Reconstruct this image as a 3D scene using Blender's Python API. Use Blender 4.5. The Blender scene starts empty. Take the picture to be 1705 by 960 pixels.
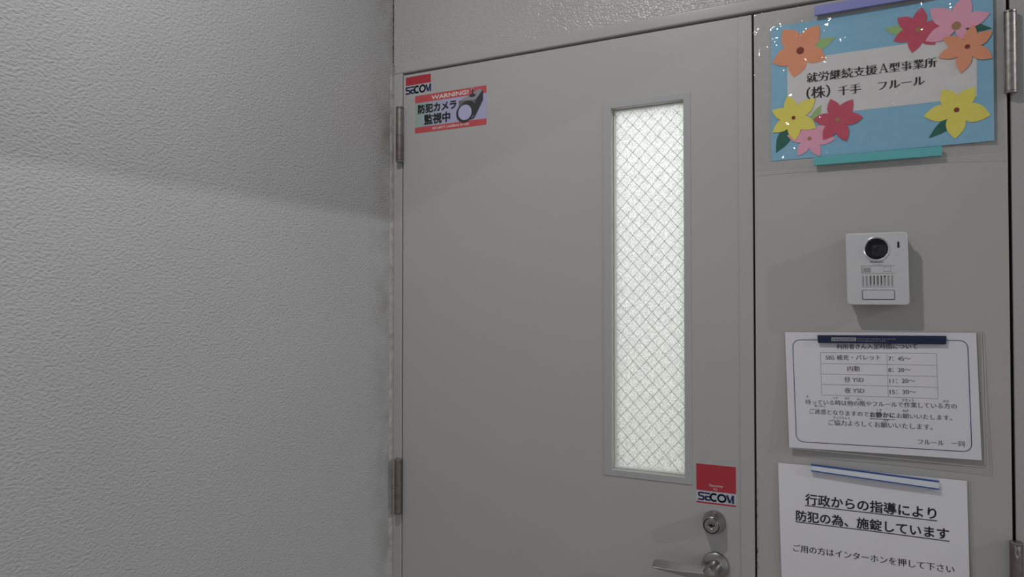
import bpy, bmesh, math, random
from mathutils import Vector, Matrix

random.seed(4)
S = bpy.context.scene
COL = S.collection
Z0 = 1.55            # height of the lens above the floor; all lengths below in millimetres from there


def V(x, y, z):
    """millimetres (x right along the door wall, y away from the viewer, z up from lens height) to metres"""
    return Vector((x / 1000, y / 1000, z / 1000 + Z0))


# ------------------------------------------------------------------ camera
cam = bpy.data.cameras.new('camera')
cam.sensor_width = 36
cam.lens = 1240 / 1705 * 36
cam.clip_start = 0.02
co = bpy.data.objects.new('camera', cam)
COL.objects.link(co)
r_ = Vector((0.884043435, 0.46740469, -0.000245397))
u_ = Vector((0.00889048, -0.01629041, 0.99982778))
f_ = Vector((-0.46732019, 0.88389336, 0.01855688))
m = Matrix.Identity(4)
for i in range(3):
    m[i][0], m[i][1], m[i][2] = r_[i], u_[i], -f_[i]
m.translation = V(0, -1500, 0)
co.matrix_world = m
S.camera = co

# ------------------------------------------------------------------ light and exposure
S.view_settings.view_transform = 'Standard'
S.view_settings.look = 'None'
S.view_settings.gamma = 1
S.view_settings.use_curve_mapping = False
S.view_settings.exposure = 0.0

world = bpy.data.worlds.new('world')
S.world = world
world.use_nodes = True
bg = world.node_tree.nodes['Background']
bg.inputs[0].default_value = (0.94, 0.97, 1.0, 1)
bg.inputs[1].default_value = 0.325


def lamp(name, kind, loc, power, color, direction, **kw):
    l = bpy.data.lights.new(name, kind)
    l.energy = power
    l.color = color
    for k, v in kw.items():
        setattr(l, k, v)
    o = bpy.data.objects.new(name, l)
    COL.objects.link(o)
    o.location = loc
    o.rotation_euler = Vector(direction).to_track_quat('-Z', 'Y').to_euler()
    return o


lamp('sun', 'SUN', V(4000, -1000, 3000), 0.36, (0.95, 0.97, 1.0), (-1, 0.25, -0.395), angle=math.radians(0.5))
lamp('ceiling_lamp_light', 'AREA', V(-625, -1000, 1270), 9.6, (1.0, 0.99, 0.98), (0, 0, -1), shape='DISK', size=0.07)
lamp('room_light', 'AREA', V(-420, 900, 1150), 34, (0.96, 0.98, 1.0), (0, -0.35, -1), shape='RECTANGLE', size=1.6, size_y=0.9)


# ------------------------------------------------------------------ materials
def mat(name, color, rough=0.5, metal=0.0, spec=0.5, bump=None, mottle=None, coat=0.0, stretch=(1, 1, 1)):
    """bump = (scale per metre, strength, distance m, detail), mottle = (scale, amount)"""
    M = bpy.data.materials.new(name)
    M.use_nodes = True
    nt = M.node_tree
    p = nt.nodes['Principled BSDF']
    p.inputs['Base Color'].default_value = (*color, 1)
    p.inputs['Roughness'].default_value = rough
    p.inputs['Metallic'].default_value = metal
    p.inputs['Specular IOR Level'].default_value = spec
    p.inputs['Coat Weight'].default_value = coat
    p.inputs['Coat Roughness'].default_value = 0.12
    tc = nt.nodes.new('ShaderNodeNewGeometry')
    if mottle:
        n = nt.nodes.new('ShaderNodeTexNoise')
        n.inputs['Scale'].default_value = mottle[0]
        n.inputs['Detail'].default_value = 4
        nt.links.new(tc.outputs['Position'], n.inputs['Vector'])
        mr = nt.nodes.new('ShaderNodeMapRange')
        mr.inputs[1].default_value = 0.3
        mr.inputs[2].default_value = 0.7
        mr.inputs[3].default_value = 1 - mottle[1]
        mr.inputs[4].default_value = 1 + mottle[1]
        nt.links.new(n.outputs['Fac'], mr.inputs[0])
        mx = nt.nodes.new('ShaderNodeVectorMath')
        mx.operation = 'SCALE'
        mx.inputs[0].default_value = color
        nt.links.new(mr.outputs[0], mx.inputs['Scale'])
        nt.links.new(mx.outputs[0], p.inputs['Base Color'])
    if bump:
        n = nt.nodes.new('ShaderNodeTexNoise')
        n.inputs['Scale'].default_value = bump[0]
        n.inputs['Detail'].default_value = bump[3]
        n.inputs['Roughness'].default_value = 0.5
        st = nt.nodes.new('ShaderNodeVectorMath')
        st.operation = 'MULTIPLY'
        st.inputs[1].default_value = stretch
        nt.links.new(tc.outputs['Position'], st.inputs[0])
        nt.links.new(st.outputs[0], n.inputs['Vector'])
        b = nt.nodes.new('ShaderNodeBump')
        b.inputs['Strength'].default_value = bump[1]
        b.inputs['Distance'].default_value = bump[2]
        nt.links.new(n.outputs['Fac'], b.inputs['Height'])
        nt.links.new(b.outputs[0], p.inputs['Normal'])
    return M


def srgb(r, g, b):
    f = lambda c: ((c / 255 + 0.055) / 1.055) ** 2.4 if c > 10 else c / 255 / 12.92
    return (f(r), f(g), f(b))


def dark_patch_mask(M, axis, lo, hi, dark, scale, thr, thr2, zlim=None):
    """dark noise patches that live between two positions along one axis"""
    nt = M.node_tree
    p = nt.nodes['Principled BSDF']
    g = nt.nodes.new('ShaderNodeNewGeometry')
    sep = nt.nodes.new('ShaderNodeSeparateXYZ')
    nt.links.new(g.outputs['Position'], sep.inputs[0])
    mr = nt.nodes.new('ShaderNodeMapRange')
    mr.inputs[1].default_value, mr.inputs[2].default_value = lo, hi
    nt.links.new(sep.outputs[axis], mr.inputs[0])
    n = nt.nodes.new('ShaderNodeTexNoise')
    n.inputs['Scale'].default_value = scale
    n.inputs['Detail'].default_value = 5
    nt.links.new(g.outputs['Position'], n.inputs['Vector'])
    th = nt.nodes.new('ShaderNodeMapRange')
    th.inputs[1].default_value, th.inputs[2].default_value = thr, thr2
    nt.links.new(n.outputs['Fac'], th.inputs[0])
    mu = nt.nodes.new('ShaderNodeMath')
    mu.operation = 'MULTIPLY'
    nt.links.new(mr.outputs[0], mu.inputs[0])
    nt.links.new(th.outputs[0], mu.inputs[1])
    out = mu
    if zlim:
        mz = nt.nodes.new('ShaderNodeMapRange')
        mz.inputs[1].default_value, mz.inputs[2].default_value = zlim
        nt.links.new(sep.outputs[2], mz.inputs[0])
        m2 = nt.nodes.new('ShaderNodeMath')
        m2.operation = 'MULTIPLY'
        nt.links.new(mu.outputs[0], m2.inputs[0])
        nt.links.new(mz.outputs[0], m2.inputs[1])
        out = m2
    mix = nt.nodes.new('ShaderNodeMix')
    mix.data_type = 'RGBA'
    src = p.inputs['Base Color']
    if src.is_linked:
        nt.links.new(src.links[0].from_socket, mix.inputs[6])
    else:
        mix.inputs[6].default_value = src.default_value
    mix.inputs[7].default_value = (*dark, 1)
    nt.links.new(out.outputs[0], mix.inputs[0])
    nt.links.new(mix.outputs[2], p.inputs['Base Color'])


stucco = mat('stucco_paint', (0.515, 0.515, 0.52), 0.25, bump=(205, 1.0, 0.0018, 1.2), mottle=(3, 0.03), stretch=(1, 0.8, 1.15))
dark_patch_mask(stucco, 1, -0.10, 0.0, (0.33, 0.32, 0.30), 16, 0.35, 0.75)  # darker noise patches growing toward the door-wall corner
stucco_head = mat('stucco_paint_fine', (0.475, 0.47, 0.46), 0.27, bump=(230, 1.0, 0.0017, 1.0), mottle=(5, 0.04))
paint = mat('grey_door_paint', (0.485, 0.475, 0.465), 0.38, bump=(900, 0.05, 0.0003, 1), mottle=(6, 0.012))
paint_child = mat('grey_door_paint_child', (0.485, 0.475, 0.46), 0.38, bump=(900, 0.05, 0.0003, 1), mottle=(6, 0.015))
dark_patch_mask(paint_child, 0, -0.2545, -0.2583, (0.02, 0.02, 0.02), 130, 0.5, 0.56, zlim=(Z0 - 0.28, Z0 - 0.46))
frame_paint = mat('grey_frame_paint', (0.47, 0.46, 0.455), 0.3, bump=(700, 0.06, 0.0003, 1), mottle=(8, 0.02))
glaze_paint = mat('glazing_frame_paint', (0.47, 0.47, 0.475), 0.3)
bead_lit_paint = mat('bead_lit_paint', (0.72, 0.73, 0.68), 0.35)  # paler than the frame: light from the glass put into the colour
caulk = mat('dirty_caulk', (0.42, 0.415, 0.40), 0.7, bump=(300, 0.8, 0.002, 3), mottle=(60, 0.22))
floor_m = mat('floor_vinyl', (0.48, 0.405, 0.38), 0.4, mottle=(12, 0.1))
ceil_m = mat('ceiling_board', (0.6, 0.6, 0.59), 0.8, mottle=(30, 0.05))
inner_floor = mat('inner_floor', (0.62, 0.56, 0.38), 0.5)
inner_m = mat('inner_wall', (0.85, 0.86, 0.84), 0.8)
steel = mat('brushed_steel', (0.40, 0.39, 0.38), 0.27, 1.0, bump=(1500, 0.15, 0.0003, 2), mottle=(150, 0.08))
steel_dark = mat('worn_steel', (0.36, 0.34, 0.32), 0.36, 1.0, bump=(700, 0.2, 0.0004, 2), mottle=(120, 0.2))
steel_brown = mat('tarnished_steel', (0.25, 0.215, 0.20), 0.42, 0.9, mottle=(90, 0.2))
chip_m = mat('chipped_paint', (0.42, 0.41, 0.40), 0.5)
silver = mat('silver_plastic', (0.68, 0.68, 0.69), 0.40, 0.25, mottle=(300, 0.02))
silver_light = mat('silver_trim', (0.75, 0.75, 0.76), 0.25, 0.5)
silver_mid = mat('grey_plastic', (0.34, 0.34, 0.345), 0.45)
black = mat('black_plastic', (0.008, 0.008, 0.009), 0.35)
black_gloss = mat('black_glass', (0.006, 0.006, 0.008), 0.06, spec=0.6)
gap_m = mat('gap_black', (0.015, 0.015, 0.015), 0.8)  # flat black for stop and sealant, also painted-in shade of gaps and grooves
paper = mat('white_paper', (0.79, 0.78, 0.83), 0.6, mottle=(9, 0.015), coat=0.25)
paper3 = mat('white_paper_lower', (0.86, 0.85, 0.89), 0.6, mottle=(9, 0.02), coat=0.15)
strip_paper = mat('title_strip_paper', (0.76, 0.74, 0.735), 0.6, mottle=(6, 0.02))
blue_paper = mat('light_blue_paper', (0.27, 0.55, 0.74), 0.6, mottle=(5, 0.03))
orange = mat('orange_paper', (0.90, 0.36, 0.20), 0.65, mottle=(20, 0.03))
pink = mat('pink_paper', (0.90, 0.42, 0.56), 0.65, mottle=(20, 0.03))
crimson = mat('crimson_paper', (0.64, 0.09, 0.15), 0.65, mottle=(20, 0.04))
yellow = mat('yellow_paper', (0.90, 0.80, 0.14), 0.65, mottle=(20, 0.03))
leaf_light = mat('light_green_paper', (0.36, 0.56, 0.22), 0.65)
leaf_dark = mat('dark_green_paper', (0.015, 0.14, 0.10), 0.65)
brown_dot = mat('brown_paper', (0.24, 0.035, 0.015), 0.65)
tan_dot = mat('tan_paper', (0.42, 0.24, 0.10), 0.65)
ink = mat('black_ink', (0.012, 0.012, 0.014), 0.6)
ink_grey = mat('grey_ink', (0.09, 0.09, 0.11), 0.6)
ink_line = mat('pale_grey_ink', (0.30, 0.30, 0.34), 0.6)
ink_navy = mat('navy_ink', (0.02, 0.028, 0.11), 0.6)
purple_bar = mat('lavender_plastic', (0.27, 0.285, 0.62), 0.4)
teal_bar = mat('teal_plastic', (0.14, 0.50, 0.52), 0.4)
navy_bar = mat('navy_plastic', (0.007, 0.014, 0.06), 0.5)
white_bar = mat('white_plastic', (0.80, 0.84, 0.90), 0.4)
blue_edge = mat('blue_plastic', (0.02, 0.08, 0.33), 0.4)
print_grey = mat('print_grey', (0.40, 0.42, 0.45), 0.5)
st_white = mat('sticker_white', (0.55, 0.56, 0.60), 0.3)
st_clear = mat('sticker_clear', (0.50, 0.495, 0.49), 0.25)
st_red = mat('sticker_red', (0.47, 0.035, 0.055), 0.3)
st_red2 = mat('sticker_red_light', (0.60, 0.09, 0.10), 0.3)
st_navy = mat('sticker_navy', (0.012, 0.018, 0.115), 0.35)
st_teal = mat('sticker_teal', (0.20, 0.60, 0.64), 0.35)
st_txt = mat('sticker_lettering_white', (0.80, 0.77, 0.77), 0.35)
st_lav = mat('sticker_lavender', (0.50, 0.49, 0.72), 0.3)
pic_dark = mat('picture_dark_grey', (0.045, 0.045, 0.05), 0.4)
pic_mid = mat('picture_mid_grey', (0.16, 0.16, 0.17), 0.4)
pic_light = mat('picture_light_grey', (0.32, 0.32, 0.34), 0.4)


def hologram():
    M = mat('sticker_hologram', (0.4, 0.42, 0.5), 0.25)
    nt = M.node_tree
    g = nt.nodes.new('ShaderNodeNewGeometry')
    sep = nt.nodes.new('ShaderNodeSeparateXYZ')
    nt.links.new(g.outputs['Position'], sep.inputs[0])
    mr = nt.nodes.new('ShaderNodeMapRange')
    mr.inputs[1].default_value, mr.inputs[2].default_value = -1.062, -0.96
    nt.links.new(sep.outputs[0], mr.inputs[0])
    mix = nt.nodes.new('ShaderNodeMix')
    mix.data_type = 'RGBA'
    mix.inputs[6].default_value = (0.34, 0.47, 0.42, 1)
    mix.inputs[7].default_value = (0.46, 0.45, 0.66, 1)
    nt.links.new(mr.outputs[0], mix.inputs[0])
    nt.links.new(mix.outputs[2], nt.nodes['Principled BSDF'].inputs['Base Color'])
    return M


st_holo = hologram()


def film_material(name, tint, gloss, bump_scale, bump_dist, strength, refl):
    M = bpy.data.materials.new(name)
    M.use_nodes = True
    nt = M.node_tree
    nt.nodes.remove(nt.nodes['Principled BSDF'])
    out = nt.nodes['Material Output']
    tr = nt.nodes.new('ShaderNodeBsdfTransparent')
    tr.inputs[0].default_value = (*tint, 1)
    gl = nt.nodes.new('ShaderNodeBsdfGlossy')
    gl.inputs['Roughness'].default_value = gloss
    n = nt.nodes.new('ShaderNodeTexNoise')
    n.inputs['Scale'].default_value = bump_scale
    n.inputs['Detail'].default_value = 1.5
    g = nt.nodes.new('ShaderNodeNewGeometry')
    nt.links.new(g.outputs['Position'], n.inputs['Vector'])
    b = nt.nodes.new('ShaderNodeBump')
    b.inputs['Strength'].default_value = strength
    b.inputs['Distance'].default_value = bump_dist
    nt.links.new(n.outputs['Fac'], b.inputs['Height'])
    nt.links.new(b.outputs[0], gl.inputs['Normal'])
    mx = nt.nodes.new('ShaderNodeMixShader')
    mx.inputs[0].default_value = refl
    nt.links.new(tr.outputs[0], mx.inputs[1])
    nt.links.new(gl.outputs[0], mx.inputs[2])
    nt.links.new(mx.outputs[0], out.inputs['Surface'])
    return M


film_m = film_material('clear_film', (0.965, 0.965, 0.965), 0.05, 30, 0.02, 0.6, 0.035)
lam_m = film_material('laminate_edge', (0.86, 0.86, 0.85), 0.10, 12, 0.004, 0.3, 0.10)


def glass_material():
    M = bpy.data.materials.new('pebbled_wired_glass')
    M.use_nodes = True
    nt = M.node_tree
    nt.nodes.remove(nt.nodes['Principled BSDF'])
    out = nt.nodes['Material Output']
    g = nt.nodes.new('ShaderNodeNewGeometry')
    n = nt.nodes.new('ShaderNodeTexNoise')
    n.inputs['Scale'].default_value = 330
    n.inputs['Detail'].default_value = 1
    nt.links.new(g.outputs['Position'], n.inputs['Vector'])
    mr = nt.nodes.new('ShaderNodeMapRange')
    mr.inputs[1].default_value, mr.inputs[2].default_value = 0.3, 0.7
    mr.inputs[3].default_value, mr.inputs[4].default_value = 0.66, 1.0
    nt.links.new(n.outputs['Fac'], mr.inputs[0])
    sc = nt.nodes.new('ShaderNodeVectorMath')
    sc.operation = 'SCALE'
    sc.inputs[0].default_value = (0.95, 0.96, 0.945)
    nt.links.new(mr.outputs[0], sc.inputs['Scale'])
    tr = nt.nodes.new('ShaderNodeBsdfTranslucent')
    nt.links.new(sc.outputs[0], tr.inputs[0])
    gl = nt.nodes.new('ShaderNodeBsdfGlossy')
    gl.inputs['Roughness'].default_value = 0.15
    b = nt.nodes.new('ShaderNodeBump')
    b.inputs['Strength'].default_value = 0.6
    b.inputs['Distance'].default_value = 0.0012
    nt.links.new(n.outputs['Fac'], b.inputs['Height'])
    nt.links.new(b.outputs[0], gl.inputs['Normal'])
    nt.links.new(b.outputs[0], tr.inputs['Normal'])
    mx = nt.nodes.new('ShaderNodeMixShader')
    mx.inputs[0].default_value = 0.05
    nt.links.new(tr.outputs[0], mx.inputs[1])
    nt.links.new(gl.outputs[0], mx.inputs[2])
    nt.links.new(mx.outputs[0], out.inputs['Surface'])
    return M


film_edge_m = mat('film_edge', (0.62, 0.62, 0.60), 0.3)
glass_m = glass_material()
wire_m = mat('wire', (0.19, 0.19, 0.19), 0.5, 0.3)


# ------------------------------------------------------------------ mesh helpers
def link(name, bm, material, parent=None, smooth=False, bevel=0, seg=2, angle=0.6):
    me = bpy.data.meshes.new(name)
    bmesh.ops.recalc_face_normals(bm, faces=bm.faces[:])
    bm.to_mesh(me)
    bm.free()
    me.materials.append(material)
    o = bpy.data.objects.new(name, me)
    COL.objects.link(o)
    if parent:
        o.parent = parent
    if smooth or bevel:
        for p in me.polygons:
            p.use_smooth = True
    if smooth and not bevel:
        me.set_sharp_from_angle(angle=math.radians(35))
    if bevel:
        b = o.modifiers.new('bevel', 'BEVEL')
        b.width = bevel / 1000
        b.segments = seg
        b.limit_method = 'ANGLE'
        b.angle_limit = angle
        o.modifiers.new('weighted', 'WEIGHTED_NORMAL')
    return o


def tag(o, label=None, cat=None, group=None, kind=None):
    if label: o['label'] = label
    if cat: o['category'] = cat
    if group: o['group'] = group
    if kind: o['kind'] = kind
    return o


def empty(name, label=None, cat=None, group=None, kind=None):
    o = bpy.data.objects.new(name, None)
    o.empty_display_size = 0.05
    COL.objects.link(o)
    return tag(o, label, cat, group, kind)


def add_box(bm, x0, x1, y0, y1, z0, z1):
    vs = [bm.verts.new(V(x, y, z)) for x in (x0, x1) for y in (y0, y1) for z in (z0, z1)]
    for q in ((0, 1, 3, 2), (4, 6, 7, 5), (0, 4, 5, 1), (2, 3, 7, 6), (0, 2, 6, 4), (1, 5, 7, 3)):
        bm.faces.new([vs[i] for i in q])
    return vs


def box(name, b, material, parent=None, bevel=0, **k):
    bm = bmesh.new()
    add_box(bm, *b)
    return link(name, bm, material, parent, bevel=bevel, **k)


def add_ring_slab(bm, o, i, y0, y1):
    """slab with a rectangular hole; o, i = (x0, x1, z0, z1)"""
    def loop(r, y):
        return [bm.verts.new(V(r[a], y, r[b])) for a, b in ((0, 2), (1, 2), (1, 3), (0, 3))]
    of, ob, inf, inb = loop(o, y0), loop(o, y1), loop(i, y0), loop(i, y1)
    for k in range(4):
        n = (k + 1) % 4
        bm.faces.new((of[k], of[n], inf[n], inf[k]))
        bm.faces.new((ob[n], ob[k], inb[k], inb[n]))
        bm.faces.new((of[n], of[k], ob[k], ob[n]))
        bm.faces.new((inf[k], inf[n], inb[n], inb[k]))


def add_lathe(bm, cx, cz, prof, n=40, axis='y'):
    """prof = [(radius, position along axis)] closed with caps; axis y (out of the door) or z (upright)"""
    rings = []
    for r, t in prof:
        ring = []
        for k in range(n):
            a = 2 * math.pi * k / n
            if axis == 'y':
                ring.append(bm.verts.new(V(cx + r * math.cos(a), t, cz + r * math.sin(a))))
            else:
                ring.append(bm.verts.new(V(cx + r * math.cos(a), cz + r * math.sin(a), t)))
        rings.append(ring)
    for a, b in zip(rings, rings[1:]):
        for k in range(n):
            n2 = (k + 1) % n
            bm.faces.new((a[k], a[n2], b[n2], b[k]))
    bm.faces.new(rings[0][::-1])
    bm.faces.new(rings[-1])


def add_poly(bm, pts, y, depth=0.15, dfun=None):
    """flat printed or cut piece: outline in door-wall mm, front face at y, given thickness"""
    f = [bm.verts.new(V(x, (dfun(x, z) if dfun else 0) + y, z)) for x, z in pts]
    b = [bm.verts.new(V(x, (dfun(x, z) if dfun else 0) + y + depth, z)) for x, z in pts]
    bm.faces.new(f)
    bm.faces.new(b[::-1])
    n = len(pts)
    for k in range(n):
        bm.faces.new((f[k], b[k], b[(k + 1) % n], f[(k + 1) % n]))


def poly(name, pts, y, material, parent=None, depth=0.15, dfun=None):
    bm = bmesh.new()
    add_poly(bm, pts, y, depth, dfun)
    return link(name, bm, material, parent)


def circle(cx, cz, r, n=28, rz=None):
    return [(cx + r * math.cos(2 * math.pi * k / n), cz + (rz or r) * math.sin(2 * math.pi * k / n)) for k in range(n)]


def stroke(pts, w):
    """outline of a thick polyline"""
    L, R = [], []
    for i, (x, z) in enumerate(pts):
        ax, az = pts[max(i - 1, 0)]
        bx, bz = pts[min(i + 1, len(pts) - 1)]
        dx, dz = bx - ax, bz - az
        l = math.hypot(dx, dz) or 1
        nx, nz = -dz / l * w / 2, dx / l * w / 2
        L.append((x + nx, z + nz))
        R.append((x - nx, z - nz))
    return L + R[::-1]


def add_stroke(bm, pts, w, y, depth=0.1, dfun=None):
    for i in range(len(pts) - 1):
        a, b = Vector(pts[i]), Vector(pts[i + 1])
        d = (b - a).normalized() * w * 0.2 if len(pts) > 2 else Vector((0, 0))
        add_poly(bm, stroke([tuple(a - d), tuple(b + d)], w), y, depth, dfun)


def text(name, body, a, b, material, parent, y, height=None, wx=0.0, wz=0.0, dfun=None, spacing=1.0):
    """writing whose ink runs from baseline point a to baseline point b (mm); wx / wz thicken the upright and the level strokes"""
    c = bpy.data.curves.new('t', 'FONT')
    c.body = body
    c.resolution_u = 3
    c.fill_mode = 'FRONT'
    c.space_character = spacing
    o = bpy.data.objects.new('t', c)
    COL.objects.link(o)
    dg = bpy.context.evaluated_depsgraph_get()
    dg.update()
    me = bpy.data.meshes.new_from_object(o.evaluated_get(dg))
    bpy.data.objects.remove(o)
    bm = bmesh.new()
    bm.from_mesh(me)
    bpy.data.meshes.remove(me)
    bmesh.ops.remove_doubles(bm, verts=bm.verts[:], dist=1e-5)
    x0 = min(v.co.x for v in bm.verts)
    x1 = max(v.co.x for v in bm.verts)
    a, b = Vector(a), Vector(b)
    L = (b - a).length
    s = L / (x1 - x0)
    sz = s
    if height:
        top = max(v.co.y for v in bm.verts)
        sz = height / top
    ex = (b - a).normalized()
    ez = Vector((-ex.y, ex.x))
    off = {}
    if wx or wz:
        for v in bm.verts:
            n = Vector((0, 0))
            be = [e for e in v.link_edges if e.is_boundary]
            for e in be:
                d = (e.other_vert(v).co - v.co).xy
                if d.length < 1e-9:
                    continue
                d.normalize()
                q = Vector((d.y, -d.x))
                cf = e.link_faces[0].calc_center_median().xy
                if (cf - v.co.xy).dot(q) > 0:
                    q = -q
                n += q
            if len(be) and n.length > 1e-6:
                off[v] = n.normalized() * min(1.4, 2 / max(n.length, 0.5))
    for v in bm.verts:
        o_ = off.get(v, Vector((0, 0)))
        p = a + ex * ((v.co.x - x0) * s + o_.x * wx) + ez * (v.co.y * sz + o_.y * wz)
        v.co = V(p.x, y + (dfun(p.x, p.y) if dfun else 0), p.y)
    bm.normal_update()
    me = bpy.data.meshes.new(name)
    bm.to_mesh(me)
    bm.free()
    me.materials.append(material)
    ob = bpy.data.objects.new(name, me)
    COL.objects.link(ob)
    ob.parent = parent
    return ob


# ------------------------------------------------------------------ the setting
FLOOR, CEIL = -1550, 1285
tag(box('floor', (-1300, 2200, -3600, 80, FLOOR - 100, FLOOR), floor_m), 'grey corridor floor in front of the doors', kind='structure')
tag(box('ceiling', (-1300, 1600, -3600, 80, CEIL, CEIL + 120), ceil_m), 'pale corridor ceiling above the doors', kind='structure')
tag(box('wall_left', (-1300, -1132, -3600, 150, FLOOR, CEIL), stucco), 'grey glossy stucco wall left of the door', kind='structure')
bm = bmesh.new()
add_box(bm, -1129.5, 2200, 3, 150, 593, CEIL)
add_box(bm, 196, 2200, 3, 150, FLOOR, 593)
tag(link('wall_back', bm, stucco_head), 'grey stucco wall above and beside the door frame', kind='structure')

# steel frame of the double door
fr = empty('trim_1', 'grey painted steel frame around the double door', kind='structure')
bm = bmesh.new()
add_box(bm, -1127.5, 197, 0, 150, 568.4, 594.5)
link('frame_head', bm, frame_paint, fr, bevel=4.0, seg=4)
box('frame_jamb', (-1127.5, -1101, 0, 150, FLOOR, 569.2), frame_paint, fr, bevel=2.2, seg=3)
box('frame_jamb', (159.5, 197, 0, 150, FLOOR, 569.2), frame_paint, fr, bevel=2.2, seg=3)
bm = bmesh.new()
add_box(bm, -1101.5, 160, 38, 60, 545, 569.5)
add_box(bm, -1101.5, -1075, 38, 60, FLOOR, 545)
add_box(bm, 135, 160, 38, 60, FLOOR, 545)
link('door_stop', bm, gap_m, fr)

# caulk bead in the corner beside the frame
bm = bmesh.new()
prev = None
for k in range(70):
    z = 590 - k * 31
    w = -1127.2 + random.uniform(-0.4, 0.3)
    d = -9 + random.uniform(-0.8, 0.8)
    row = [bm.verts.new(V(-1132.5, d, z)), bm.verts.new(V(-1129, d * 0.55 - 1, z)), bm.verts.new(V(w, 2, z)), bm.verts.new(V(-1132.5, 4, z))]
    if prev:
        for i in range(4):
            j = (i + 1) % 4
            bm.faces.new((prev[i], prev[j], row[j], row[i]))
    else:
        bm.faces.new(row)
    prev = row
bm.faces.new(prev[::-1])
tag(link('trim_2', bm, caulk, smooth=True), 'dirty caulk bead in the corner between wall and door frame', kind='structure')
# dark open crack above the frame, filled by broken sealant
bm = bmesh.new()
for k in range(38):
    z = 600 + k * 17
    h = random.uniform(5, 14)
    add_box(bm, -1132.2, -1129.4, 2.4 + random.uniform(0, 1.2), 20, z, z + h)
tag(link('trim_3', bm, gap_m), 'broken dark sealant in the corner crack above the frame', kind='structure')

# room behind the door, seen only as glow through the glass
bm = bmesh.new()
add_box(bm, -1700, 900, 2000, 2100, FLOOR, CEIL)
add_box(bm, -1800, -1700, 150, 2100, FLOOR, CEIL)
add_box(bm, 900, 1000, 150, 2100, FLOOR, CEIL)
add_box(bm, -1800, 1000, 150, 2100, CEIL, CEIL + 100)
tag(link('wall_room', bm, inner_m), 'pale walls of the room behind the frosted glass', kind='structure')
tag(box('floor_room', (-1800, 1000, 150, 2100, FLOOR - 100, FLOOR), inner_floor), 'yellowish floor of the room behind the frosted glass', kind='structure')

# ------------------------------------------------------------------ main door leaf
d1 = empty('door_1', 'wide grey steel door leaf with a tall narrow wired glass window', kind='structure')
bm = bmesh.new()
add_ring_slab(bm, (-1097.5, -262, -1540, 562.6), (-553, -398, -353, 413), 0, 36)
link('door_panel', bm, paint, d1, bevel=1.2, seg=2)
box('edge_strip', (-288, -262.4, -1.1, 0.2, -1538, 562), paint, d1, bevel=0.9, seg=2)
bm = bmesh.new()
add_ring_slab(bm, (-571, -383, -367, 428), (-553.4, -397.6, -353.4, 413.4), -1.8, 0.5)
gf = link('glazing_frame', bm, glaze_paint, d1, bevel=1.0, seg=2)
bm = bmesh.new()
add_ring_slab(bm, (-553, -398, -353, 413), (-549.5, -401.5, -349.5, 409.5), 13, 22)
link('glazing_bead', bm, bead_lit_paint, gf, bevel=0.8)
pane = box('glass_pane', (-552, -399, 22, 28.8, -352, 412), glass_m, d1)
pane['label'] = 'pebbled glass pane glowing white from the room behind'
# diamond wire mesh lying in the front face of the pane
bm = bmesh.new()
gx0, gx1, gz0, gz1 = -552, -399, -352, 412
px, pz = 27.6, 29.6
def wires(sgn):
    k = -40
    slope = pz / px * sgn
    while k < 60:
        # line z = gz0 + slope*(x-gx0) + k*pz + phase
        c = gz0 + k * pz + (8 if sgn > 0 else 3)
        pts = []
        n = 12
        for i in range(n + 1):
            x = gx0 + (gx1 - gx0) * i / n
            z = c + slope * (x - gx0)
            if gz0 <= z <= gz1:
                pts.append((x, z + random.uniform(-0.5, 0.5)))
        if len(pts) >= 2:
            for p, q in zip(pts, pts[1:]):
                add_poly(bm, stroke([p, q], 0.62), 21.7, 0.5)
        k += 1
wires(1)
wires(-1)
wm = link('wire_mesh', bm, wire_m, pane)
wm['kind'] = 'stuff'

# hinges
def hinge(parent, x, z0, z1, m_top, m_bot, cap):
    y = -8.5
    zm = (z0 + z1) / 2
    bm = bmesh.new()
    add_lathe(bm, x, y, [(8.6, z0 + 4), (9.5, z0 + 5), (9.5, zm - 0.6), (9.0, zm - 0.2)], 28, 'z')
    h = link('hinge', bm, m_bot, parent, smooth=True)
    bm = bmesh.new()
    add_lathe(bm, x, y, [(9.0, zm + 0.3), (9.5, zm + 0.8), (9.5, z1 - 5), (8.6, z1 - 4)], 28, 'z')
    link('knuckle', bm, m_top, h, smooth=True)
    bm = bmesh.new()
    add_lathe(bm, x, y, [(7.5, z1 - 4.2), (9.7, z1 - 3.4), (9.7, z1 - 1.2), (8.2, z1)], 28, 'z')
    add_lathe(bm, x, y, [(8.2, z0), (9.9, z0 + 1.2), (9.9, z0 + 3.4), (7.5, z0 + 4.2)], 28, 'z')
    add_lathe(bm, x, y, [(9.8, zm - 0.9), (9.8, zm + 0.5)], 28, 'z')
    link('hinge_cap', bm, cap, h, smooth=True)
    bm = bmesh.new()
    add_box(bm, x - 1.5, x + 1.5, -6, 30, z0 + 4, z1 - 4)
    link('hinge_leaf', bm, m_bot, h)
    return h

hinge(d1, -1102.5, 346, 483, steel_dark, steel_brown, steel)
hinge(d1, -1104.5, -519, -383, steel_brown, steel_brown, steel_dark)

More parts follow.
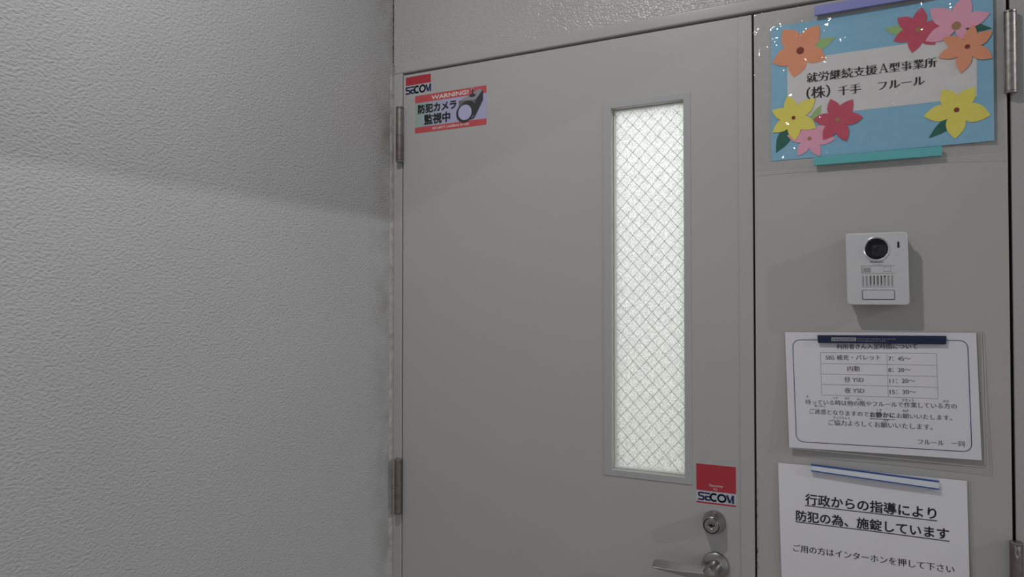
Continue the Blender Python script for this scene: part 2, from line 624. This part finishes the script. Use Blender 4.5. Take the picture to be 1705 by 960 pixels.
# lock cylinder
bm = bmesh.new()
add_lathe(bm, -339, -435, [(23, 0.5), (23, -4), (22.4, -6), (16.8, -27.2), (15.6, -28), (15.0, -27), (14.8, -25)], 56)
lk = link('lock_cylinder', bm, steel, d1, smooth=True)
bm = bmesh.new()
add_lathe(bm, -339, -435, [(15.1, -24.8), (15.1, -25.6)], 48)
link('shadow_groove', bm, gap_m, lk)  # black disc paints the shade at the bottom of the groove
bm = bmesh.new()
add_lathe(bm, -339, -435, [(14.0, -25), (14.0, -27.2), (13.4, -27.8), (7, -27.8), (6.4, -27.2), (4.6, -26.8)], 48)
link('lock_face', bm, steel, lk, smooth=True)
bm = bmesh.new()
add_poly(bm, circle(-339.5, -435.5, 3.6, 20, 3.4), -27.0, 0.4)
add_poly(bm, [(-345, -434.2), (-334, -434.2), (-334, -436.2), (-345, -436.2)], -27.95, 0.4)
link('keyhole', bm, black, lk)

# lever handle
bm = bmesh.new()
add_lathe(bm, -337, -520, [(27, 0.5), (27.2, -3), (26.2, -7), (22, -10), (15, -12.5), (14.2, -16)], 56)
hd = link('handle_rosette', bm, steel, d1, smooth=True)
bm = bmesh.new()
add_lathe(bm, -337, -520, [(13.6, -12), (13.2, -30), (13.6, -46), (13.0, -54), (10.5, -59), (6, -61)], 40)
link('handle_neck', bm, steel, hd, smooth=True)
bm = bmesh.new()
N = 26
rows = []
for i in range(N + 1):
    t = i / N
    e = t * t * (3 - 2 * t)
    x = -330 - t * 120
    dz = -1.5 * math.sin(t * math.pi)
    sec = [(-42 + 2 * e, -508.5 - 3.5 * t), (-60 + 3 * e, -517 - 7 * t), (-60.5 + 3 * e, -531 + 4.5 * e), (-42, -531 + 4 * e)]
    if t > 0.96:
        sec = [((a + -50) / 2, b * 0.8 + -521 * 0.2) for a, b in sec]
        sec = [(2 * a + 50, b) for a, b in sec]
    rows.append([bm.verts.new(V(x, a, b + dz)) for a, b in sec])
for a, b in zip(rows, rows[1:]):
    for k in range(4):
        bm.faces.new((a[k], a[(k + 1) % 4], b[(k + 1) % 4], b[k]))
bm.faces.new(rows[0])
bm.faces.new(rows[-1][::-1])
link('lever', bm, steel, hd, bevel=1.4, seg=3, angle=0.5)

# ------------------------------------------------------------------ narrow second leaf
d2 = empty('door_2', 'narrow grey steel door leaf holding the notices and the intercom', kind='structure')
box('door_panel', (-258.4, 154.6, 0, 36, -1540, 562.6), paint_child, d2, bevel=1.2)
hinge(d2, 159, 350, 490, steel_dark, steel_dark, steel)
h4 = hinge(d2, 158.5, -534, -397, steel_brown, steel_brown, steel_dark)
bm = bmesh.new()
pts = [(-1.1, -402), (0.05, -402.5), (0.55, -403), (0.45, -409), (0.2, -412), (0.35, -416), (-0.1, -420), (-0.35, -424), (-0.7, -419), (-0.95, -413), (-0.75, -407)]
NA = []
for (a, z) in pts:
    an = -math.pi / 2 + 0.25 + a * 0.6
    NA.append((158.5 + 9.75 * math.cos(an), -8.5 + 9.75 * math.sin(an), z))
vs = [bm.verts.new(V(*p)) for p in NA]
bm.faces.new(vs)
bmesh.ops.triangulate(bm, faces=bm.faces[:])
ch = link('paint_patch', bm, chip_m, h4)
sd = ch.modifiers.new('s', 'SOLIDIFY'); sd.thickness = 0.0005
# black strips standing in for the shade of the gaps, mid and right
box('gap_shade_strip', (-262.2, -258.3, 6, 30, -1540, 562), gap_m, d2)
box('gap_shade_strip', (154.4, 159.7, 14, 34, -1540, 562), gap_m, d2)


# ------------------------------------------------------------------ lettering of the security firm
def secom(parent, x0, x1, zb0, zb1, h, y, extra=''):
    """five bold letters S E C O M between x0 and x1, baseline zb0 -> zb1"""
    W = x1 - x0
    def T(u, v):
        return (x0 + u * W, zb0 + (zb1 - zb0) * u + v * h)
    w = 0.19 * h
    def arc(cx, r, a0, a1, n=24, rz=0.43):
        return [T(cx + r * math.cos(math.radians(a0 + (a1 - a0) * k / n)), 0.5 + rz * math.sin(math.radians(a0 + (a1 - a0) * k / n))) for k in range(n + 1)]
    bm = bmesh.new()
    e = 0.09
    add_stroke(bm, [T(.165, 1 - e), T(.045, 1 - e), T(.015, .85), T(.015, .64), T(.045, .53), T(.135, .5), T(.155, .40), T(.155, .2), T(.13, e), T(0, e)], w, y)
    add_stroke(bm, [T(.185, 1 - e), T(.335, 1 - e)], w, y)
    add_stroke(bm, [T(.335, .5), T(.215, .5), T(.205, .40), T(.205, .2), T(.225, e), T(.335, e)], w, y)
    add_stroke(bm, arc(.66, .105, 0, 360), w * 1.15, y - 0.05)
    add_stroke(bm, [T(.80, 0.96), T(.88, .06)], w * 1.35, y)
    add_stroke(bm, [T(.885, .06), T(.955, 0.96)], w * 0.7, y)
    add_stroke(bm, [T(.968, 1), T(.968, 0)], w * 1.25, y)
    link('lettering', bm, st_navy, parent)
    bm = bmesh.new()
    add_stroke(bm, arc(.445, .10, 48, 312), w * 1.25, y)
    link('letter_c', bm, st_teal, parent)


def rect(x0, x1, z0, z1):
    return [(x0, z0), (x1, z0), (x1, z1), (x0, z1)]


def rrect(x0, x1, z0, z1, r, n=5):
    out = []
    for cx, cz, a in ((x1 - r, z0 + r, -90), (x1 - r, z1 - r, 0), (x0 + r, z1 - r, 90), (x0 + r, z0 + r, 180)):
        for k in range(n + 1):
            t = math.radians(a + 90 * k / n)
            out.append((cx + r * math.cos(t), cz + r * math.sin(t)))
    return out


# small sticker in the upper corner
s1 = empty('sticker', 'small square security firm sticker in the top left corner of the door', 'sticker')
poly('backing', rect(-1096, -1011, 506, 560), -0.15, st_clear, s1)
poly('red_field', rect(-1090, -1016, 535.2, 556), -0.35, st_red, s1)
secom(s1, -1090, -1015, 513.2, 513.2, 18.6, -0.4)

# warning sticker
s2 = empty('sticker', 'wide red and lavender camera warning sticker near the upper hinge', 'sticker')
poly('backing', rrect(-1062, -860, 414.5, 506, 3), -0.3, st_holo, s2)
poly('red_band', rrect(-1062.3, -860, 488.5, 506.2, 3), -0.5, st_red2, s2)
poly('red_band', rrect(-1062.3, -860, 414.2, 428.5, 3), -0.5, st_red2, s2)
text('lettering', 'WARNING!', (-1013, 491.8), (-909.5, 492.2), st_txt, s2, -0.65, height=9.6, wx=0.5, wz=0.35)
text('lettering', '防犯カメラ', (-1053, 463.5), (-943.5, 463.5), ink, s2, -0.6, wx=1.0, wz=0.9)
text('lettering', '監視中', (-1034.5, 435), (-961, 435), ink, s2, -0.6, wx=1.0, wz=0.9)
text('lettering', 'SECURITY CAMERAS IN USE', (-1011, 418.8), (-907.5, 418.8), st_txt, s2, -0.65, height=5.2, wx=0.15, wz=0.1)
# printed picture of a surveillance camera
pc = poly('camera_picture', [(-935, 478), (-880, 500.5), (-869, 496.5), (-869, 473), (-893.5, 432), (-905, 430), (-936, 440)], -0.75, pic_dark, s2)
poly('top_face', [(-933.5, 478.5), (-880, 500.5), (-870, 497), (-889.5, 475.5)], -0.95, pic_light, pc)
poly('front_face', [(-935.5, 474), (-932, 478.2), (-890, 475), (-895, 434), (-912, 432), (-936, 444)], -0.9, pic_mid, pc)
poly('lens_barrel', circle(-920, 447.5, 23, 36, 22.5), -1.0, pic_dark, pc)
poly('lens_barrel', circle(-910, 456, 22, 36, 20), -0.97, pic_dark, pc)
poly('lens_glass', circle(-918.5, 449.2, 18.5, 36, 18.2), -1.15, st_lav, pc)
poly('mount', circle(-898, 487, 8.8, 20, 4.2), -1.1, pic_dark, pc)
poly('mount_rod', [(-899.5, 488), (-896.3, 488), (-895.5, 503), (-898.5, 503)], -1.2, pic_dark, pc)
poly('mount_rod', rect(-902, -893.5, 499, 504.5), -1.05, print_grey, pc)

# sticker above the lock
s3 = empty('sticker', 'red security firm sticker just above the door lock', 'sticker')
poly('backing', rect(-375.2, -296.6, -401.8, -322), -0.15, st_white, s3)
poly('red_field', rect(-374.7, -297, -375.2, -322.6), -0.35, st_red, s3)
poly('red_line', rect(-374.7, -297, -400.6, -397.4), -0.35, st_red, s3)
secom(s3, -371, -300.6, -394.6, -394.9, 16.0, -0.4)
text('lettering', 'Security', (-349, -365.6), (-322.3, -365.9), st_txt, s3, -0.5, height=4.6)
text('lettering', 'by', (-340, -372), (-333, -372), st_txt, s3, -0.5, height=4.2)


# ------------------------------------------------------------------ flower poster
def sheet(name, corners, dfun, y, material, parent=None, nu=24, nv=16, thick=0.3):
    """paper sheet from four corners TL TR BR BL in mm with a depth function"""
    TL, TR, BR, BL = [Vector(c) for c in corners]
    bm = bmesh.new()
    g = []
    for j in range(nv + 1):
        v = j / nv
        row = []
        for i in range(nu + 1):
            u = i / nu
            p = (TL * (1 - u) + TR * u) * (1 - v) + (BL * (1 - u) + BR * u) * v
            row.append(bm.verts.new(V(p.x, y + dfun(p.x, p.y), p.y)))
        g.append(row)
    for j in range(nv):
        for i in range(nu):
            bm.faces.new((g[j][i], g[j + 1][i], g[j + 1][i + 1], g[j][i + 1]))
    nf = len(bm.faces)
    if thick:
        o_ = Vector((0, thick / 1000, 0))
        b = [[bm.verts.new(v.co + o_) for v in row] for row in g]
        for j in range(nv):
            for i in range(nu):
                bm.faces.new((b[j][i], b[j][i + 1], b[j + 1][i + 1], b[j + 1][i]))
        rim = [g[0][i] for i in range(nu)] + [g[j][nu] for j in range(nv)] + [g[nv][i] for i in range(nu, 0, -1)] + [g[j][0] for j in range(nv, 0, -1)]
        ra = [bm.verts.new(v.co) for v in rim]
        rb = [bm.verts.new(v.co + o_) for v in rim]
        for k in range(len(rim)):
            q = (k + 1) % len(rim)
            bm.faces.new((ra[k], ra[q], rb[q], rb[k]))
    bm.normal_update()
    me = bpy.data.meshes.new(name)
    bm.to_mesh(me)
    bm.free()
    me.materials.append(material)
    for p in me.polygons:
        p.use_smooth = True
    o = bpy.data.objects.new(name, me)
    COL.objects.link(o)
    if parent:
        o.parent = parent
    return o


po = empty('poster', 'light blue poster with cut paper flowers around a white title strip', 'poster')
ff = lambda x, z: -5.6 - 1.0 * math.sin(x / 23 + z / 60) * math.cos(z / 31) - 6.0 * max(0, (min(x, 135) + 40) / 175) ** 2 - 0.5 * math.sin(z / 9 + x / 40)
FE = ff
pf = lambda x, z: -1.0 - 6.0 * max(0, (x + 40) / 175) ** 2
sheet('backing_sheet', ((-225.5, 531), (135.5, 531), (135, 274), (-226.5, 272)), pf, 0, blue_paper, po)
sheet('title_strip', ((-196.5, 461.5), (111.8, 461), (111, 351.4), (-196.8, 351.4)), pf, -0.3, strip_paper, po, thick=0)
PW = dict(dfun=pf, wx=0.62, wz=-0.34)
text('lettering', '就労継続支援', (-161.5, 415.6), (-42.5, 415.0), ink, po, -0.9, **PW)
text('lettering', '型事業所', (-23, 414.8), (51, 414.2), ink, po, -0.9, **PW)
bm = bmesh.new()
for pts_, w_ in (([(-37.6, 415.4), (-31.9, 431.2)], 0.9), ([(-32.4, 431.4), (-26.4, 415.2)], 2.4), ([(-35.8, 420.8), (-28.6, 420.6)], 0.8),
                 ([(-39.8, 415.3), (-34.9, 415.2)], 0.8), ([(-29.8, 415.2), (-24.0, 415.1)], 0.8)):
    add_stroke(bm, pts_, w_, -0.9, 0.1, pf)
link('lettering', bm, ink, po)
bm = bmesh.new()
for p_, q_ in (((-257, 251), (150, 250)), ((150.5, 250), (149.5, 560))):
    p_, q_ = Vector(p_), Vector(q_)
    for j in range(24):
        a_, b_ = p_.lerp(q_, j / 24), p_.lerp(q_, (j + 1) / 24)
        add_poly(bm, stroke([tuple(a_), tuple(b_)], 0.5), 0, 0.2, FE)
film_bm = bm
text('lettering', '（株）', (-162, 384.2), (-121.5, 384.8), ink, po, -0.9, **PW)
text('lettering', '千手', (-107, 384.2), (-69.5, 384.8), ink, po, -0.9, **PW)
text('lettering', 'フルール', (-41, 384.6), (32.5, 384.8), ink, po, -0.9, **PW)


def petal_pts(c, tip, w=0.30, n=12, flat=0.0):
    c, tip = Vector(c), Vector(tip)
    d = tip - c
    L = d.length
    ex = d / L
    ez = Vector((-ex.y, ex.x))
    A, B = [], []
    for k in range(n + 1):
        t = k / n
        hw = L * w * (0.34 * (1 - t) ** 1.2 + math.sin(math.pi * t ** 1.12) ** 0.95 * 0.76)
        if k == n:
            hw = flat * L
        A.append(tuple(c + ex * (t * L) + ez * hw))
        B.append(tuple(c + ex * (t * L) - ez * hw))
    return A + B[::-1] if flat else A + B[::-1][1:]


def leaf(base, tip, m_, w=0.2, y=-0.5):
    n = 10
    c, tip = Vector(base), Vector(tip)
    d = tip - c
    ex = d.normalized()
    ez = Vector((-ex.y, ex.x))
    A, B = [], []
    for k in range(1, n):
        t = k / n
        hw = d.length * w * math.sin(math.pi * t ** 0.8)
        A.append(tuple(c + d * t + ez * hw))
        B.append(tuple(c + d * t - ez * hw))
    return poly('paper_leaf', [tuple(c)] + A + [tuple(tip)] + B[::-1], y, m_, po, 0.25, pf)


def flower(c, tips, m_, dot, dr, y, w=0.30):
    h = poly('paper_flower', circle(c[0], c[1], 7, 16), y + 0.1, m_, po, 0.25, pf)
    for i, t in enumerate(tips):
        poly('petal', petal_pts(c, t, w * random.uniform(0.95, 1.06)), y - 0.03 * i, m_, h, 0.2, pf)
    poly('flower_center', circle(c[0], c[1], dr, 18), y - 0.5, dot, h, 0.25, pf)


leaf((-158, 475), (-110.8, 493.4), leaf_light, 0.2)
leaf((14, 483), (-30.7, 494), leaf_light, 0.19)
leaf((84, 478), (133.5, 464.8), leaf_dark, 0.16)
leaf((-191, 336), (-218.2, 287), leaf_dark, 0.22)
leaf((-154, 338), (-136.3, 369.7), leaf_light, 0.2)
leaf((80, 322), (38.2, 288.3), leaf_dark, 0.17)
flower((-173, 477.4), [(-204, 523.2), (-139.4, 520.5), (-128, 455), (-184.7, 428), (-223.5, 461)], orange, brown_dot, 6.8, -0.9, 0.36)
flower((23.7, 483.3), [(29.6, 522), (60.5, 487.5), (50, 452), (13.8, 443.2), (-15.5, 469.4), (-9, 510.4)], crimson, tan_dot, 4.2, -0.9, 0.30)
flower((81.7, 479.1), [(42.5, 517), (99, 530), (131.2, 491.8), (98, 452), (34.5, 460.5)], pink, tan_dot, 7.2, -1.5, 0.29)
flower((97.7, 439.6), [(107.5, 476), (134.6, 460.5), (133.8, 413.8), (87, 395.6), (53.6, 428.4), (61, 461.6)], orange, brown_dot, 4.0, -2.1, 0.27)
flower((-157.6, 308.3), [(-167.5, 352.2), (-118, 331), (-113, 303), (-139.5, 273.5), (-179, 277.3), (-197.8, 318)], pink, tan_dot, 3.6, -0.9, 0.28)
flower((-185.7, 350.7), [(-196, 394), (-147, 383), (-146, 327), (-184, 307.5), (-224, 326.8), (-224.6, 369.4)], yellow, brown_dot, 3.6, -1.5, 0.29)
flower((-108.8, 338.3), [(-120.8, 378.4), (-82.6, 372.8), (-65.8, 337.6), (-93.8, 296.8), (-134, 303.2), (-150.6, 344)], crimson, tan_dot, 4.2, -1.5, 0.29)
flower((80.7, 333), [(59.6, 372), (108, 369), (130, 317), (77.8, 283.2), (30.6, 328)], yellow, brown_dot, 4.2, -0.9, 0.33)

# clear film hung over the poster
fl = sheet('plastic_film', ((-257.5, 561), (150, 561), (151.5, 249.5), (-257.8, 250.5)), ff, 0, film_m, None, 80, 60, 0)
link('film_edge', film_bm, film_edge_m, fl)
tag(fl, 'clear crinkled plastic film hung over the flower poster', 'film')


# ------------------------------------------------------------------ magnetic bars
def bar(TL, TR, BR, BL, y0, y1, material, label, group=None):
    bm = bmesh.new()
    f = [bm.verts.new(V(p[0], y1, p[1])) for p in (TL, TR, BR, BL)]
    b = [bm.verts.new(V(p[0], y0, p[1])) for p in (TL, TR, BR, BL)]
    bm.faces.new(f); bm.faces.new(b[::-1])
    for k in range(4):
        bm.faces.new((f[k], b[k], b[(k + 1) % 4], f[(k + 1) % 4]))
    o = link('magnet_bar', bm, material, None, bevel=1.0)
    return tag(o, label, 'magnet bar', group)


def sh(p, d):  # a point of the wall plane seen at depth d in front of it
    k = (1500 - d) / 1500
    return (p[0] * k, p[1] * k)


bar(sh((-148, 558.5), 12), sh((62, 559), 12), sh((62, 541), 12), sh((-148, 540.5), 12), -7, -12, purple_bar, 'lavender magnet bar clipping the top edge of the flower poster')
bar(sh((-151, 272.5), 12), sh((58.5, 273.5), 12), sh((58.5, 256.5), 12), sh((-151, 257), 12), -8, -12, teal_bar, 'teal magnet bar clipping the bottom edge of the flower poster')
nb = bar(sh((-147, -61.5), 9), sh((62, -58.5), 9), sh((61.5, -73.5), 9), sh((-146, -76), 9), -4, -9, navy_bar, 'navy magnet bar with small print on the opening hours notice')
poly('print_label', [sh(p, 9) for p in ((-122.5, -65.2), (-81, -64.6), (-81, -71.0), (-122.5, -71.8))], -9.2, print_grey, nb)
text('lettering', 'KINGKEDEKE', sh((-120.5, -70.3), 9), sh((-83, -69.6), 9), navy_bar, nb, -9.4, height=3.8, wx=0.15, wz=0.05)
text('lettering', 'MIRACLES HAPPEN TO THOSE', sh((-79, -67.6), 9), sh((-17, -66.8), 9), print_grey, nb, -9.2, height=1.8)
text('lettering', 'WHO BELIEVE IN THEM.', sh((-79, -71.6), 9), sh((-31, -70.8), 9), print_grey, nb, -9.2, height=1.8)
wb = bar(sh((-159.5, -303.7), 9), sh((48.3, -312), 9), sh((48.1, -326.3), 9), sh((-159.6, -315.7), 9), -3, -9, white_bar, 'white magnet bar with blue edges on the lowest notice')
bm = bmesh.new()
for z0a, z0b, th in ((-303.5, -311.8, 1.9), (-314.2, -324.6, 1.9)):
    pts = [sh(p, 9.4) for p in ((-159.9, z0a), (48.6, z0b), (48.6, z0b - th), (-159.9, z0a - th))]
    add_poly(bm, pts, -9.5, 6.5)
link('blue_edge', bm, blue_edge, wb)

# ------------------------------------------------------------------ notice with the hours
n2 = empty('notice', 'white notice of opening hours with a navy rounded border line', 'notice')
def d2f(x, z):
    t = max(0, min(1, (-60 - z) / 215))
    return -2 - 8.0 * t - 0.5 * math.sin(t * 5 + x / 60)
def S2(p):
    k = (1500 + d2f(*p)) / 1500
    return (p[0] * k, p[1] * k)
sheet('paper_sheet', [S2(p) for p in ((-204.3, -56.7), (106, -52.3), (112, -269), (-198, -275))], d2f, 0, paper, n2)
sheet('laminate_film', [S2(p) for p in ((-206, -55.5), (117.5, -51), (121.5, -281), (-199, -276.5))], d2f, 0.5, lam_m, n2, thick=0)
bm = bmesh.new()
for p_, q_ in (((117.0, -52), (121, -280.4)), ((121, -280.4), (-198.6, -276.1)), ((113.6, -52.5), (116.9, -276))):
    p_, q_ = Vector(p_), Vector(q_)
    for j in range(12):
        add_poly(bm, stroke([S2(tuple(p_.lerp(q_, j / 12))), S2(tuple(p_.lerp(q_, (j + 1) / 12)))], 0.7), 0.2, 0.3, d2f)
link('film_edge', bm, film_edge_m, n2)
# border
bl = []
cs = [(-190.6, -71.1), (93.5, -65.5), (97.8, -256.2), (-184.9, -262.8)]
Rr = 15
C_ = [Vector(c) for c in cs]
for k in range(4):
    p0, p1, p2 = C_[k - 1], C_[k], C_[(k + 1) % 4]
    a = p1 + (p0 - p1).normalized() * Rr
    b = p1 + (p2 - p1).normalized() * Rr
    for j in range(9):
        t = j / 8
        bl.append(tuple(a * (1 - t) ** 2 + p1 * 2 * t * (1 - t) + b * t * t))
full = []
for k in range(len(bl)):
    p, q = Vector(bl[k]), Vector(bl[(k + 1) % len(bl)])
    n = max(1, int((q - p).length / 8))
    for j in range(n):
        full.append(S2(tuple(p.lerp(q, j / n))))
full.append(full[0])
bm = bmesh.new()
for p, q in zip(full, full[1:]):
    add_poly(bm, stroke([p, q], 1.1), -0.4, 0.1, d2f)
link('border_line', bm, ink_navy, n2)
bm = bmesh.new()
def seg2(p, q, w=0.45):
    p, q = Vector(p), Vector(q)
    n = max(1, int((q - p).length / 10))
    for j in range(n):
        add_poly(bm, stroke([S2(tuple(p.lerp(q, j / n))), S2(tuple(p.lerp(q, (j + 1) / n)))], w), -0.4, 0.1, d2f)
TLp, TRp, BRp, BLp = (-141.5, -93.4), (46.6, -89.4), (48.4, -168.2), (-140, -172.2)
for a, b in ((TLp, TRp), (TRp, BRp), (BRp, BLp), (BLp, TLp), ((-30.8, -90.8), (-29.1, -169.9)),
             ((-141.2, -113.9), (46.6, -109.9)), ((-140.3, -133.4), (46.9, -129.4)), ((-140.2, -152.6), (47.4, -148.4))):
    seg2(a, b)
link('table_lines', bm, ink_line, n2)
def t2(body, a, b, m_=ink_grey, wx=0.12, wz=-0.12, **k):
    text('lettering', body, S2(a), S2(b), m_, n2, -0.45, dfun=d2f, wx=wx, wz=wz, **k)
t2('利用者さん入室時間について', (-113.9, -85.6), (17.4, -81.8), wx=0.25, wz=0.05)
t2('SBS 補充・パレット', (-132.6, -106.6), (-41.1, -103.4))
t2('7：45～', (-28.3, -104.6), (6.6, -103.5))
t2('内勤', (-95.7, -126), (-75.4, -125.2))
t2('8：20～', (-28.5, -124.9), (6.5, -123.4))
t2('昼 YSD', (-100.9, -146), (-69.1, -144.8))
t2('11：20～', (-27, -144.5), (13.3, -142.6))
t2('夜 YSD', (-100.6, -166), (-68.1, -164.6))
t2('15：30～', (-26.7, -164.2), (14.3, -162.2))
t2('待っている時は他の階やフルールで作業している方の', (-168.5, -191), (76.4, -183.4))
t2('ご迷惑となりますので', (-161.5, -207.8), (-61, -207))
t2('お静かに', (-59.1, -207.2), (-18.8, -206), wx=0.35, wz=0.2)
t2('お願いいたします。', (-16, -206), (69, -204))
t2('ご協力よろしくお願いいたします。', (-128.8, -226.6), (39.5, -222.6))
t2('フルール　一同', (17, -249.6), (87.3, -247.4))
for body, a, b in (('ま', (-166.5, -178.6), (-163.4, -178.5)), ('とき', (-120.5, -178.4), (-113, -178.2)), ('ほか', (-100.5, -178), (-92.5, -177.8)),
                   ('かい', (-80.5, -178.6), (-72, -178.4)), ('さぎょう', (-7.5, -175.8), (11, -175.2)), ('かた', (56, -173.8), (65, -173.6)),
                   ('めいわく', (-152.5, -195.4), (-134.5, -195)), ('しず', (-48, -196), (-40, -195.8)), ('ねが', (-6.5, -194.6), (3, -194.4)),
                   ('きょうりょく', (-120.5, -214.6), (-93, -214.1)), ('ねが', (-37.5, -213.4), (-28.5, -213.2))):
    t2(body, a, b, wx=0.05, wz=0.0)
bm = bmesh.new()
seg2((-59.5, -210.8), (-18.4, -209.4), 0.8)
link('underline', bm, ink_grey, n2)

# ------------------------------------------------------------------ lowest notice
n3 = empty('notice', 'white notice with bold underlined Japanese lines below the hours notice', 'notice')
d3f = lambda x, z: -1.5 - 2.0 * abs(math.sin((x + 60) / 170)) - 0.8 * math.sin(z / 40)
sheet('paper_sheet', ((-218, -305.5), (90, -306), (92.5, -521), (-213, -524)), d3f, 0, paper3, n3)
sheet('laminate_film', ((-219, -305), (96, -305), (97.5, -523), (-214.5, -525)), d3f, 0.5, lam_m, n3, thick=0)
def t3(body, a, b, wx, wz, m_=ink):
    text('lettering', body, a, b, m_, n3, -0.45, dfun=d3f, wx=wx, wz=wz)
t3('行政からの指導により', (-169.5, -376.6), (43.5, -376.0), 0.45, 0.4)
t3('防犯の為、施錠しています', (-186, -408.6), (62, -408.4), 0.45, 0.4)
t3('ご用の方はインターホンを押して下さい', (-191.5, -467.4), (69.8, -465.4), 0.15, -0.12)
for p, q in (((-170.5, -380.4), (44.8, -380.0)), ((-187.5, -412.6), (63, -412.2))):
    bm = bmesh.new()
    n = 20
    for j in range(n):
        a = (p[0] + (q[0] - p[0]) * j / n, p[1] + (q[1] - p[1]) * j / n)
        b = (p[0] + (q[0] - p[0]) * (j + 1) / n, p[1] + (q[1] - p[1]) * (j + 1) / n)
        add_poly(bm, stroke([a, b], 1.4), -0.45, 0.1, d3f)
    link('underline', bm, ink, n3)

# ------------------------------------------------------------------ intercom
ic = empty('intercom', 'silver door intercom with a round black camera lens', 'intercom')
def slab(name, outline, y0, y1, material, parent, bevel=0, seg=3, angle=0.6):
    bm = bmesh.new()
    f = [bm.verts.new(V(x, y1, z)) for x, z in outline]
    b = [bm.verts.new(V(x, y0, z)) for x, z in outline]
    bm.faces.new(f); bm.faces.new(b[::-1])
    n = len(outline)
    for k in range(n):
        bm.faces.new((f[k], b[k], b[(k + 1) % n], f[(k + 1) % n]))
    return link(name, bm, material, parent, bevel=bevel, seg=seg, angle=angle)

tl = lambda pts: [(x - (z - 59) * 0.0165, z - (x + 45) * 0.004) for x, z in pts]
slab('housing', tl(rrect(-92, 2.5, -2.5, 120.5, 6)), 0, -30, silver_mid, ic)
fp = slab('faceplate', tl(rrect(-94.2, 5.0, -5, 123.2, 6.5, 7)), -26, -36, silver, ic, bevel=2.0, seg=4, angle=1.0)
bm = bmesh.new()
lc = (-45.0, 94.2)
add_lathe(bm, lc[0], lc[1], [(21.6, -35.9), (21.3, -37.8), (20.9, -38.0), (18.5, -36.3), (18.3, -35.5)], 56)
cl = link('lens_ring', bm, silver_light, ic, smooth=True)
bm = bmesh.new()
add_lathe(bm, lc[0], lc[1], [(18.6, -35.8), (18.4, -36.4), (15, -37.6), (10, -38.8), (5, -39.4), (1, -39.6)], 48)
link('camera_lens', bm, black_gloss, cl, smooth=True)
bm = bmesh.new()
add_lathe(bm, lc[0] - 0.5, lc[1], [(4.6, -39.35), (4.2, -39.6), (0.5, -39.75)], 24)
link('lens_core', bm, black, cl, smooth=True)
mi = poly('microphone_slot', tl(rrect(-11.6, -8.2, 95, 106, 1.2)), -36.2, black, ic, 0.4)
poly('light_guide', tl(rrect(-11.2, -8.0, 83.5, 94.6, 1.0)), -36.4, silver_light, mi, 0.6)
text('brand_lettering', 'Panasonic', (-55.3, 70.0), (-33.8, 69.9), black, ic, -36.25, height=2.5, wx=0.12, wz=0.05)
text('model_lettering', 'VL-V522', (-51.8, 66.2), (-36.5, 66.1), silver_mid, ic, -36.25, height=2.2)
nw = poly('name_window', tl(rect(-69.5, -18.2, 50.6, 65)), -36.2, silver_mid, ic, 0.4)
poly('window_plate', tl(rect(-67.8, -17.6, 51.2, 63.4)), -36.6, silver, nw, 0.5)
poly('dark_cell', tl(rect(-66.5, -54.4, 53, 61.2)), -36.9, silver_mid, nw, 0.4)
poly('clear_cell', tl(rect(-34.4, -22.2, 54, 62.4)), -36.85, silver_mid, nw, 0.4)
poly('clear_cell', tl(rect(-33.6, -23.0, 54.8, 61.6)), -37.0, silver, nw, 0.3)
gr = poly('speaker_grille', tl(rect(-69.2, -18.2, 26, 48.4)), -36.15, silver, ic, 0.4)
for k in range(9):
    x = -68.6 + k * 5.75
    dark = 2 <= k <= 5
    poly('grille_slot', tl(rrect(x, x + 3.0, 28, 47.4, 1.2)), -36.4, silver_mid, gr, 0.3)
    if dark or k == 6:
        poly('slot_opening', tl(rect(x + (1.6 if dark else 0.3), x + (2.9 if dark else 2.6), 32 if dark else 44, 46.6)), -36.6, black, gr, 0.3)
    poly('slot_lip', tl([(x + 0.4, 27.2), (x + 3.8, 27.2), (x + 3.4, 30.0), (x + 2.2, 28.6)]), -36.9, silver_light, gr, 0.5)
cbg = poly('button_groove', tl(rrect(-69.4, -17.4, 4.4, 21.6, 1.6)), -36.15, black, ic, 0.3)
cb = slab('call_button', tl(rrect(-68.3, -18.4, 5.4, 20.8, 1.2)), -36, -37.4, silver, ic, bevel=0.5, angle=1.0)
bm = bmesh.new()
add_poly(bm, circle(-45, 16.2, 2.1, 16), -37.6, 0.3)
add_poly(bm, [(-48.6, 8.6), (-41.4, 8.6), (-42.6, 13), (-47.4, 13)], -37.6, 0.3)
link('call_symbol', bm, silver_light, cb)

# ------------------------------------------------------------------ ceiling lamp above the viewer
cf = empty('ceiling_light', 'round recessed white ceiling light over the corridor by the door', 'light')
bm = bmesh.new()
add_lathe(bm, -625, -1000, [(60, CEIL + 0.5), (60, CEIL - 4), (52, CEIL - 7), (44, CEIL - 4), (42, CEIL)], 40, 'z')
link('lamp_trim', bm, white_bar, cf, smooth=True)
